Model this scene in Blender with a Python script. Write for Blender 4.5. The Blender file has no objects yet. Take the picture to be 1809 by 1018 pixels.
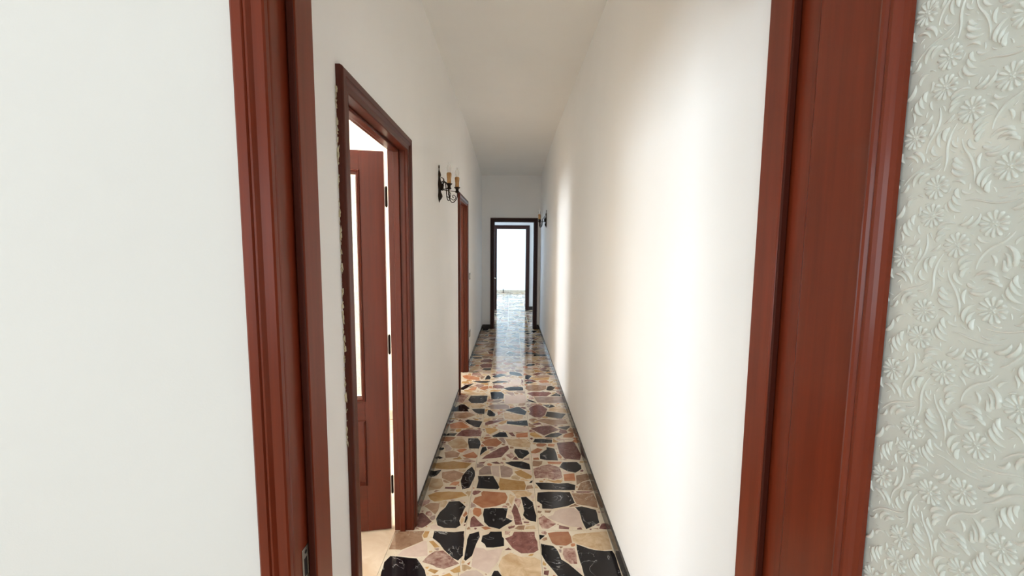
import bpy, bmesh, math, random
from mathutils import Vector, Matrix
PI = math.pi
D = bpy.data
COL = bpy.context.scene.collection
SC = bpy.context.scene

# ------------------------------------------------------------------ camera
F_PX, PITCH, YAW, ROLL, EYE = 741.1, 0.0979, 0.0044, 0.0074, 1.55
cam = D.objects.new('camera', D.cameras.new('camera'))
COL.objects.link(cam)
SC.camera = cam
cam.data.sensor_width = 36.0
cam.data.lens = F_PX / 1809 * 36.0
cam.data.clip_start = 0.01
cp, sp, cy, sy = math.cos(PITCH), math.sin(PITCH), math.cos(YAW), math.sin(YAW)
fw = Vector((sy * cp, cy * cp, -sp)); rt = Vector((cy, -sy, 0)); up = rt.cross(fw)
r2 = rt * math.cos(ROLL) + up * math.sin(ROLL); u2 = -rt * math.sin(ROLL) + up * math.cos(ROLL)
cam.matrix_world = Matrix(((r2.x, u2.x, -fw.x, 0), (r2.y, u2.y, -fw.y, 0), (r2.z, u2.z, -fw.z, EYE), (0, 0, 0, 1)))

# ------------------------------------------------------------------ world, daylight, exposure
SC.view_settings.view_transform = 'Standard'
SC.view_settings.look = 'None'
SC.view_settings.gamma = 1.0
SC.view_settings.use_curve_mapping = False
SC.view_settings.exposure = 0.07
SC.cycles.max_bounces = 16
SC.cycles.diffuse_bounces = 12
SC.cycles.glossy_bounces = 6
w = D.worlds.new('sky'); SC.world = w; w.use_nodes = True
w.node_tree.nodes['Background'].inputs[0].default_value = (0.62, 0.80, 1.0, 1)
w.node_tree.nodes['Background'].inputs[1].default_value = 1.0


def window_light(name, loc, rot, sx, sy_, power, col):
    l = D.lights.new(name, 'AREA'); l.shape = 'RECTANGLE'; l.size = sx; l.size_y = sy_
    l.energy = power; l.color = col
    o = D.objects.new(name, l); COL.objects.link(o); o.location = loc; o.rotation_euler = rot
    return o


# daylight entering by the windows (area lights just outside each window opening)
window_light('daylight_camera_room', (-1.4, -3.42, 1.6), (PI / 2, 0, 0), 2.2, 1.6, 64, (0.84, 0.945, 1.0))
window_light('daylight_side_room', (-4.0, 2.55, 1.55), (0, -PI / 2, 0), 1.5, 1.9, 222, (0.87, 0.945, 1.0))
window_light('daylight_second_room', (-4.0, 5.4, 1.55), (0, -PI / 2, 0), 1.5, 1.4, 178, (0.90, 0.955, 1.0))
window_light('daylight_hall', (-1.0, 10.48, 1.5), (-PI / 2, 0, 0), 0.8, 1.6, 85, (0.58, 0.77, 1.0))
window_light('daylight_far_room', (-2.66, 12.4, 1.5), (0, -PI / 2, 0), 1.6, 2.2, 190, (0.52, 0.76, 1.0))

# ------------------------------------------------------------------ mesh helpers


def box(bm, x0, x1, y0, y1, z0, z1):
    v = [bm.verts.new((x, y, z)) for z in (z0, z1) for x, y in ((x0, y0), (x1, y0), (x1, y1), (x0, y1))]
    for q in ((3, 2, 1, 0), (4, 5, 6, 7), (0, 1, 5, 4), (1, 2, 6, 5), (2, 3, 7, 6), (3, 0, 4, 7)):
        bm.faces.new([v[i] for i in q])


def prism(bm, pts, z0, z1):
    a = [bm.verts.new((p[0], p[1], z0)) for p in pts]; b = [bm.verts.new((p[0], p[1], z1)) for p in pts]
    n = len(pts)
    bm.faces.new(b); bm.faces.new(a[::-1])
    for i in range(n):
        bm.faces.new((a[i], a[(i + 1) % n], b[(i + 1) % n], b[i]))


def lathe(bm, prof, n=20, mat=None):
    rings = []
    for r, z in prof:
        if r < 1e-6:
            rings.append([bm.verts.new((0, 0, z))])
        else:
            rings.append([bm.verts.new((r * math.cos(2 * PI * i / n), r * math.sin(2 * PI * i / n), z)) for i in range(n)])
    for a, b in zip(rings, rings[1:]):
        for i in range(n):
            j = (i + 1) % n
            if len(a) == 1 and len(b) > 1: bm.faces.new((a[0], b[j], b[i]))
            elif len(b) == 1 and len(a) > 1: bm.faces.new((a[i], a[j], b[0]))
            elif len(a) > 1: bm.faces.new((a[i], a[j], b[j], b[i]))
    if mat is not None:
        vs = [v for r in rings for v in r]
        for v in vs: v.co = mat @ v.co


def tube(bm, pts, rad, n=8):
    pts = [Vector(p) for p in pts]; rings = []
    rads = rad if isinstance(rad, (list, tuple)) else [rad] * len(pts)
    ref = None
    for i, p in enumerate(pts):
        t = (pts[min(i + 1, len(pts) - 1)] - pts[max(i - 1, 0)]).normalized()
        if ref is None: ref = t.orthogonal()
        a = (ref - t * ref.dot(t)).normalized(); ref = a; b = t.cross(a)
        rings.append([bm.verts.new(p + (a * math.cos(2 * PI * k / n) + b * math.sin(2 * PI * k / n)) * rads[i]) for k in range(n)])
    for a, b in zip(rings, rings[1:]):
        for k in range(n): bm.faces.new((a[k], a[(k + 1) % n], b[(k + 1) % n], b[k]))
    bm.faces.new(rings[0][::-1]); bm.faces.new(rings[-1])


def spline(pts, m=8):
    P = [Vector(p) for p in pts]; P = [P[0] * 2 - P[1]] + P + [P[-1] * 2 - P[-2]]; out = []
    for i in range(1, len(P) - 2):
        for k in range(m):
            t = k / m; a, b, c, d = P[i - 1:i + 3]
            out.append(0.5 * (2 * b + (c - a) * t + (2 * a - 5 * b + 4 * c - d) * t * t + (3 * b - a - 3 * c + d) * t ** 3))
    return out + [P[-2]]


def obj(name, bm, m, parent=None, smooth=False, bevel=0, seg=2):
    me = D.meshes.new(name)
    bmesh.ops.recalc_face_normals(bm, faces=bm.faces)
    bm.to_mesh(me); bm.free()
    if m: me.materials.append(m)
    o = D.objects.new(name, me); COL.objects.link(o)
    if parent: o.parent = parent
    if smooth:
        for p in me.polygons: p.use_smooth = True
    if bevel:
        b = o.modifiers.new('bevel', 'BEVEL'); b.width = bevel; b.segments = seg; b.limit_method = 'ANGLE'; b.angle_limit = 0.6
        for p in me.polygons: p.use_smooth = True
        try: me.set_sharp_from_angle(angle=0.7)
        except Exception: pass
    return o


def boxes(name, bs, m, parent=None, bevel=0):
    bm = bmesh.new()
    for b in bs: box(bm, *b)
    return obj(name, bm, m, parent, bevel=bevel)


def empty(name, loc=(0, 0, 0), rz=0):
    o = D.objects.new(name, None); COL.objects.link(o); o.location = loc; o.rotation_euler = (0, 0, rz); o.empty_display_size = 0.1
    return o


def tag(o, label, cat, group=None):
    o['label'] = label; o['category'] = cat
    if group: o['group'] = group
    return o


def struct(o, label=None, cat=None):
    o['kind'] = 'structure'
    if label: o['label'] = label
    if cat: o['category'] = cat
    return o

# ------------------------------------------------------------------ materials


def mat(name, base, rough=0.5, spec=0.5, coat=0, metal=0):
    m = D.materials.new(name); m.use_nodes = True
    b = m.node_tree.nodes['Principled BSDF']
    b.inputs['Base Color'].default_value = (*base, 1); b.inputs['Roughness'].default_value = rough
    b.inputs['Specular IOR Level'].default_value = spec; b.inputs['Coat Weight'].default_value = coat
    b.inputs['Coat Roughness'].default_value = 0.1; b.inputs['Metallic'].default_value = metal
    return m


class NT:
    def __init__(s, m): s.t = m.node_tree; s.b = s.t.nodes['Principled BSDF']
    def n(s, typ, **kw):
        x = s.t.nodes.new(typ)
        for k, v in kw.items():
            if isinstance(k, str) and hasattr(x, k): setattr(x, k, v)
            else: x.inputs[k].default_value = v
        return x
    def l(s, a, b): s.t.links.new(a, b)
    def pos(s, scale):
        g = s.n('ShaderNodeNewGeometry'); mp = s.n('ShaderNodeMapping'); mp.inputs['Scale'].default_value = scale
        s.l(g.outputs['Position'], mp.inputs['Vector']); return mp.outputs[0]
    def noise(s, vec, scale=5, detail=4, rough=0.55, dist=0):
        x = s.n('ShaderNodeTexNoise'); x.inputs['Scale'].default_value = scale; x.inputs['Detail'].default_value = detail
        x.inputs['Roughness'].default_value = rough; x.inputs['Distortion'].default_value = dist
        s.l(vec, x.inputs['Vector']); return x.outputs['Fac']
    def ramp(s, fac, stops):
        r = s.n('ShaderNodeValToRGB'); e = r.color_ramp.elements
        while len(e) < len(stops): e.new(0.5)
        for k, (p, c) in zip(e, stops): k.position = p; k.color = (*c, 1)
        s.l(fac, r.inputs[0]); return r.outputs[0]
    def mix(s, fac, a, b, blend='MIX'):
        x = s.n('ShaderNodeMix'); x.data_type = 'RGBA'; x.blend_type = blend
        for sock, v in ((x.inputs[0], fac), (x.inputs[6], a), (x.inputs[7], b)):
            if isinstance(v, (int, float)): sock.default_value = v
            elif isinstance(v, tuple): sock.default_value = (*v, 1)
            else: s.l(v, sock)
        return x.outputs[2]
    def color(s, c): s.l(c, s.b.inputs['Base Color'])
    def bump(s, h, strength=0.2, dist=0.002):
        x = s.n('ShaderNodeBump'); x.inputs['Strength'].default_value = strength; x.inputs['Distance'].default_value = dist
        s.l(h, x.inputs['Height']); s.l(x.outputs[0], s.b.inputs['Normal'])


def paint(name, c):
    m = mat(name, c, 0.75, 0.25); t = NT(m)
    v = t.pos((1, 1, 1)); f = t.noise(v, 2.2, 3)
    t.color(t.ramp(f, [(0.3, tuple(k * 0.975 for k in c)), (0.7, c)]))
    t.bump(t.noise(v, 260, 3), 0.12, 0.0015)
    return m


def wood(name, dark, lite, rough=0.3, axis='z'):
    m = mat(name, lite, rough, 0.25, 0.12); t = NT(m)
    sc = {'z': (55, 55, 2.2), 'y': (55, 2.2, 55), 'x': (2.2, 55, 55)}[axis]
    sc2 = {'z': (7, 7, 1.1), 'y': (7, 1.1, 7), 'x': (1.1, 7, 7)}[axis]
    f = t.noise(t.pos(sc), 1.0, 6, 0.6, 0.4); g = t.noise(t.pos(sc2), 1.0, 3, 0.5, 0.6)
    a = t.ramp(f, [(0.25, dark), (0.75, lite)])
    b = t.ramp(g, [(0.3, tuple(k * 0.72 for k in lite)), (0.75, tuple(min(1, k * 1.12) for k in lite))])
    t.color(t.mix(0.55, a, b)); t.bump(f, 0.06, 0.0008)
    return m


def stone(name, c1, c2, vein=None, vs=3.0, scale=14):
    m = mat(name, c1, 0.11, 0.32); t = NT(m)
    v = t.pos((1, 1, 1)); f = t.noise(v, scale, 5, 0.6, 0.8)
    col = t.ramp(f, [(0.35, c1), (0.68, c2)])
    if vein:
        n2 = t.noise(v, vs, 4, 0.55, 1.4)
        a = t.n('ShaderNodeMath', operation='SUBTRACT'); a.inputs[1].default_value = 0.5; t.l(n2, a.inputs[0])
        b = t.n('ShaderNodeMath', operation='ABSOLUTE'); t.l(a.outputs[0], b.inputs[0])
        msk = t.ramp(b.outputs[0], [(0.0, (1, 1, 1)), (0.011, (0, 0, 0))])
        msk2 = t.ramp(t.noise(v, 9, 2), [(0.47, (0, 0, 0)), (0.62, (1, 1, 1))])
        mm = t.mix(1.0, msk, msk2, 'MULTIPLY')
        col = t.mix(mm, col, vein)
    oi = t.n('ShaderNodeObjectInfo'); hs = t.n('ShaderNodeHueSaturation'); mr = t.n('ShaderNodeMapRange')
    mr.inputs['To Min'].default_value = 0.82; mr.inputs['To Max'].default_value = 1.22
    t.l(oi.outputs['Random'], mr.inputs['Value']); t.l(mr.outputs[0], hs.inputs['Value']); t.l(col, hs.inputs['Color'])
    t.color(hs.outputs[0])
    return m


WALL = paint('white_wall_paint', (0.94, 0.937, 0.925))
CEIL = paint('white_ceiling_paint', (0.92, 0.91, 0.88))
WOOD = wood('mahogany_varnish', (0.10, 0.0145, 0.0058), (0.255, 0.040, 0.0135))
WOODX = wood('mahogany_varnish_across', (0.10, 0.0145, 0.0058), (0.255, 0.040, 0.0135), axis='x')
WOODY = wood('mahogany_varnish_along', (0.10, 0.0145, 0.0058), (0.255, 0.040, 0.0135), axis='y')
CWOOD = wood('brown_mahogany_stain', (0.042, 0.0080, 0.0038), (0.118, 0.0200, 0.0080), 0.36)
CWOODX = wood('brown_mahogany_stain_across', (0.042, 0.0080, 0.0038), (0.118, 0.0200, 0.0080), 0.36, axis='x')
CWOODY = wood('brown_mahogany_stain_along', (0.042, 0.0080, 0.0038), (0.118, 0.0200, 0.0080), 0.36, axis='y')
CREAM = paint('cream_wall_paint', (0.86, 0.755, 0.62))
DWOOD = wood('dark_varnish', (0.02, 0.006, 0.005), (0.05, 0.015, 0.011))
DWOODX = wood('dark_varnish_across', (0.02, 0.006, 0.005), (0.05, 0.015, 0.011), axis='x')
SKIRT = stone('dark_marble_skirting', (0.035, 0.03, 0.027), (0.075, 0.066, 0.058))
SKIRT_B = stone('beige_marble_skirting', (0.55, 0.44, 0.33), (0.7, 0.6, 0.48))
IRON = mat('dark_wrought_iron', (0.035, 0.022, 0.014), 0.42, 0.5, 0, 0.8)
BRASS = mat('aged_brass', (0.33, 0.24, 0.11), 0.35, 0.5, 0, 1.0)
STEEL = mat('dull_steel', (0.42, 0.40, 0.36), 0.4, 0.5, 0, 0.9)
SEAL = mat('dark_red_seal', (0.075, 0.013, 0.006), 0.6, 0.2)
BLACK = mat('black_void', (0.012, 0.009, 0.008), 0.7)
PLASTIC = mat('ivory_plastic', (0.62, 0.60, 0.55), 0.4)
GREYP = mat('grey_bronze_plate', (0.17, 0.155, 0.14), 0.4)
PLASTER = paint('crumbling_filler', (0.72, 0.66, 0.48))
CANDLE = mat('candle_sleeve', (0.52, 0.29, 0.11), 0.5); t = NT(CANDLE)
t.color(t.ramp(t.noise(t.pos((40, 40, 14)), 1.5, 3), [(0.35, (0.36, 0.17, 0.05)), (0.65, (0.62, 0.37, 0.15))]))
BULB = mat('clear_bulb_glass', (0.97, 0.96, 0.93), 0.2)
_t = BULB.node_tree; _a = _t.nodes.new('ShaderNodeBsdfTransparent'); _m = _t.nodes.new('ShaderNodeMixShader'); _m.inputs[0].default_value = 0.4
_t.links.new(_a.outputs[0], _m.inputs[1]); _t.links.new(_t.nodes['Principled BSDF'].outputs[0], _m.inputs[2]); _t.links.new(_m.outputs[0], _t.nodes['Material Output'].inputs[0])
GLASS = mat('embossed_mint_glass', (0.955, 1.0, 0.965), 0.16, 0.5)
GLASS.node_tree.nodes['Principled BSDF'].inputs['Transmission Weight'].default_value = 0.3
WPANE = D.materials.new('window_pane'); WPANE.use_nodes = True
nt = WPANE.node_tree; nt.nodes.remove(nt.nodes['Principled BSDF'])
a = nt.nodes.new('ShaderNodeBsdfTransparent'); b = nt.nodes.new('ShaderNodeBsdfGlossy'); c = nt.nodes.new('ShaderNodeMixShader')
b.inputs['Roughness'].default_value = 0.02; c.inputs[0].default_value = 0.06
nt.links.new(a.outputs[0], c.inputs[1]); nt.links.new(b.outputs[0], c.inputs[2]); nt.links.new(c.outputs[0], nt.nodes['Material Output'].inputs[0])
WFRAME = mat('white_window_paint', (0.8, 0.8, 0.78), 0.4)

STONES = {
    'K': stone('black_marble', (0.006, 0.005, 0.006), (0.013, 0.011, 0.013), (0.5, 0.5, 0.5), 7),
    'R': stone('red_brown_marble', (0.15, 0.058, 0.052), (0.27, 0.125, 0.105), (0.5, 0.38, 0.33), 9, 30),
    'O': stone('terracotta_marble', (0.40, 0.155, 0.075), (0.53, 0.25, 0.13)),
    'P': stone('pale_pink_marble', (0.60, 0.46, 0.39), (0.68, 0.55, 0.47)),
    'B': stone('beige_marble', (0.50, 0.33, 0.185), (0.70, 0.55, 0.37)),
    'Y': stone('ochre_marble', (0.42, 0.225, 0.075), (0.56, 0.36, 0.16)),
    'T': stone('tan_marble', (0.29, 0.165, 0.10), (0.46, 0.30, 0.20), (0.6, 0.5, 0.4), 8),
    'V': stone('mauve_marble', (0.30, 0.21, 0.18), (0.43, 0.32, 0.27)),
    'M': stone('mottled_pink_marble', (0.24, 0.10, 0.08), (0.62, 0.44, 0.36), (0.7, 0.6, 0.5), 12, 26),
}
CEMENT = mat('speckled_white_cement', (0.66, 0.60, 0.50), 0.14, 0.32); t = NT(CEMENT)
v = t.pos((1, 1, 1)); vo = t.n('ShaderNodeTexVoronoi'); vo.inputs['Scale'].default_value = 150; t.l(v, vo.inputs['Vector'])
sp_ = t.ramp(vo.outputs['Distance'], [(0.12, (1, 1, 1)), (0.2, (0, 0, 0))])
gate = t.ramp(t.noise(v, 60, 2), [(0.52, (0, 0, 0)), (0.58, (1, 1, 1))])
base = t.ramp(t.noise(v, 9, 4), [(0.3, (0.68, 0.57, 0.42)), (0.7, (0.80, 0.72, 0.60))])
t.color(t.mix(t.mix(1.0, sp_, gate, 'MULTIPLY'), base, (0.16, 0.12, 0.09)))
BEIGE = stone('beige_room_marble', (0.62, 0.47, 0.33), (0.80, 0.70, 0.56), None, 3, 5)

# ------------------------------------------------------------------ the shell of the flat
XL, XR, YE = -0.5307, 0.5533, 7.84          # corridor side walls and end wall
WT = 0.088                                   # thickness of the left wall
XB = XL - WT
HC, HE = 2.98, 2.85                          # ceiling height, and at the far end
Y0, Y1 = 0.79, 0.925                         # wall between the camera's room and the corridor
J = 0.025                                    # jamb lining
D1 = (1.386, 2.158); D2 = (4.325, 5.065); HD = 2.029
DF = (-0.434, 0.557); HF = 2.12              # near doorway
DE = (-0.308, 0.440); HE_D = 2.015           # end doorway
DG = (-0.343, 0.386); HG = 1.99; YG = 10.29  # doorway of the bright room
YGB = YG + 0.12; YF = 14.25; YEB = YE + 0.12


def hole_wall(x0, x1, y0, y1, z1, holes, along):
    """boxes of a wall x0..x1, y0..y1 high z1 with holes (a, b, zlow, zhigh) along axis"""
    out = []; lo, hi = (y0, y1) if along == 'y' else (x0, x1); cur = lo

    def put(a, b, za, zb):
        if b - a < 1e-4 or zb - za < 1e-4: return
        out.append((x0, x1, a, b, za, zb) if along == 'y' else (a, b, y0, y1, za, zb))
    for a, b, za, zb in sorted(holes):
        put(cur, a, 0, z1); put(a, b, 0, za); put(a, b, zb, z1); cur = b
    put(cur, hi, 0, z1)
    return out


struct(boxes('wall_left', hole_wall(XB, XL, Y1, YE, HC, [(D1[0] - J, D1[1] + J, 0, HD + J), (D2[0] - J, D2[1] + J, 0, HD + J)], 'y'), WALL))
struct(boxes('wall_right', [(XR, XR + 0.12, Y1, YE, 0, HC)], WALL))
struct(boxes('wall_front', hole_wall(-2.6, 2.4, Y0, Y1, HC, [(DF[0] - J, DF[1] + J, 0, HF + J)], 'x'), WALL))
struct(boxes('wall_end', hole_wall(-2.2, 1.7, YE, YEB, HC, [(DE[0] - J, DE[1] + J, 0, HE_D + J)], 'x'), WALL))
struct(boxes('wall_hall_end', hole_wall(-2.5, 2.5, YG, YGB, HC, [(-1.45, -0.6, 0.8, 2.3), (DG[0] - J, DG[1] + J, 0, HG + J)], 'x'), WALL))
struct(boxes('wall_hall_side', [(-2.3, -2.2, YE, YG, 0, HC), (1.6, 1.7, YEB, YG, 0, HC)], WALL))
struct(boxes('wall_far_room_back', [(-2.5, 2.5, YF, YF + 0.1, 0, HC)], WALL))
struct(boxes('wall_far_room_left', hole_wall(-2.5, -2.4, YGB, YF, HC, [(11.3, 13.5, 0.7, 2.3)], 'y'), WALL))
struct(boxes('wall_far_room_right', [(2.4, 2.5, YGB, YF, 0, HC)], WALL))
struct(boxes('wall_camera_room_back', hole_wall(-2.6, 2.4, -3.3, -3.2, HC, [(-2.5, -0.3, 0.8, 2.4)], 'x'), WALL))
struct(boxes('wall_camera_room_sides', [(-2.7, -2.6, -3.3, Y1, 0, HC), (2.4, 2.5, -3.3, Y1, 0, HC)], WALL))
struct(boxes('wall_side_room_window', hole_wall(-3.9, -3.8, Y1, YE, HC, [(1.6, 3.5, 0.8, 2.3), (4.7, 6.1, 0.8, 2.3)], 'y'), WALL))
struct(boxes('wall_side_room_dividers', [(-3.8, -2.6, Y0, Y1, 0, HC), (-3.8, XB, 3.65, 3.75, 0, HC), (-3.8, -2.2, YE, YEB, 0, HC)], CREAM))

bm = bmesh.new()                            # corridor ceiling, dropping a little before the end wall
pr = [(Y1, HC), (5.3, HC), (5.7, HC - 0.02), (YE, HE), (YE, 3.08), (Y1, 3.08)]
va = [bm.verts.new((XL, y, z)) for y, z in pr]; vb = [bm.verts.new((XR, y, z)) for y, z in pr]
bm.faces.new(va); bm.faces.new(vb[::-1])
for i in range(6): bm.faces.new((va[i], vb[i], vb[(i + 1) % 6], va[(i + 1) % 6]))
struct(obj('ceiling', bm, CEIL))
struct(boxes('ceiling_rooms', [(-2.7, 2.5, -3.3, Y1, HC, 3.08), (-3.9, XL, Y1, YE, HC, 3.08), (-3.9, 2.5, YE, YF + 0.1, HC, 3.08)], CEIL))

# skirting
SK = 0.07
struct(boxes('baseboard_left', [(XL, XL + 0.011, a, b, 0, SK) for a, b in ((Y1, D1[0] - 0.065), (D1[1] + 0.065, D2[0] - 0.065), (D2[1] + 0.065, YE))], SKIRT, bevel=0.002))
struct(boxes('baseboard_right', [(XR - 0.011, XR, Y1, YE, 0, SK)], SKIRT, bevel=0.002))
struct(boxes('baseboard_end', [(XL + 0.011, DE[0] - 0.065, YE - 0.011, YE, 0, 0.085), (DE[1] + 0.065, XR - 0.011, YE - 0.011, YE, 0, 0.085)], SKIRT, bevel=0.002))
struct(boxes('baseboard_hall', [(DG[1] + 0.083, 1.6, YG - 0.011, YG, 0, 0.085), (-2.2, DG[0] - 0.083, YG - 0.011, YG, 0, 0.085)], SKIRT, bevel=0.002))
struct(boxes('baseboard_far_room', [(-2.4, 2.4, YF - 0.012, YF, 0, 0.08)], SKIRT_B, bevel=0.002))
struct(boxes('baseboard_side_room', [(-3.8, XB, 3.638, 3.65, 0, 0.08)], SKIRT_B, bevel=0.002))

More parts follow.
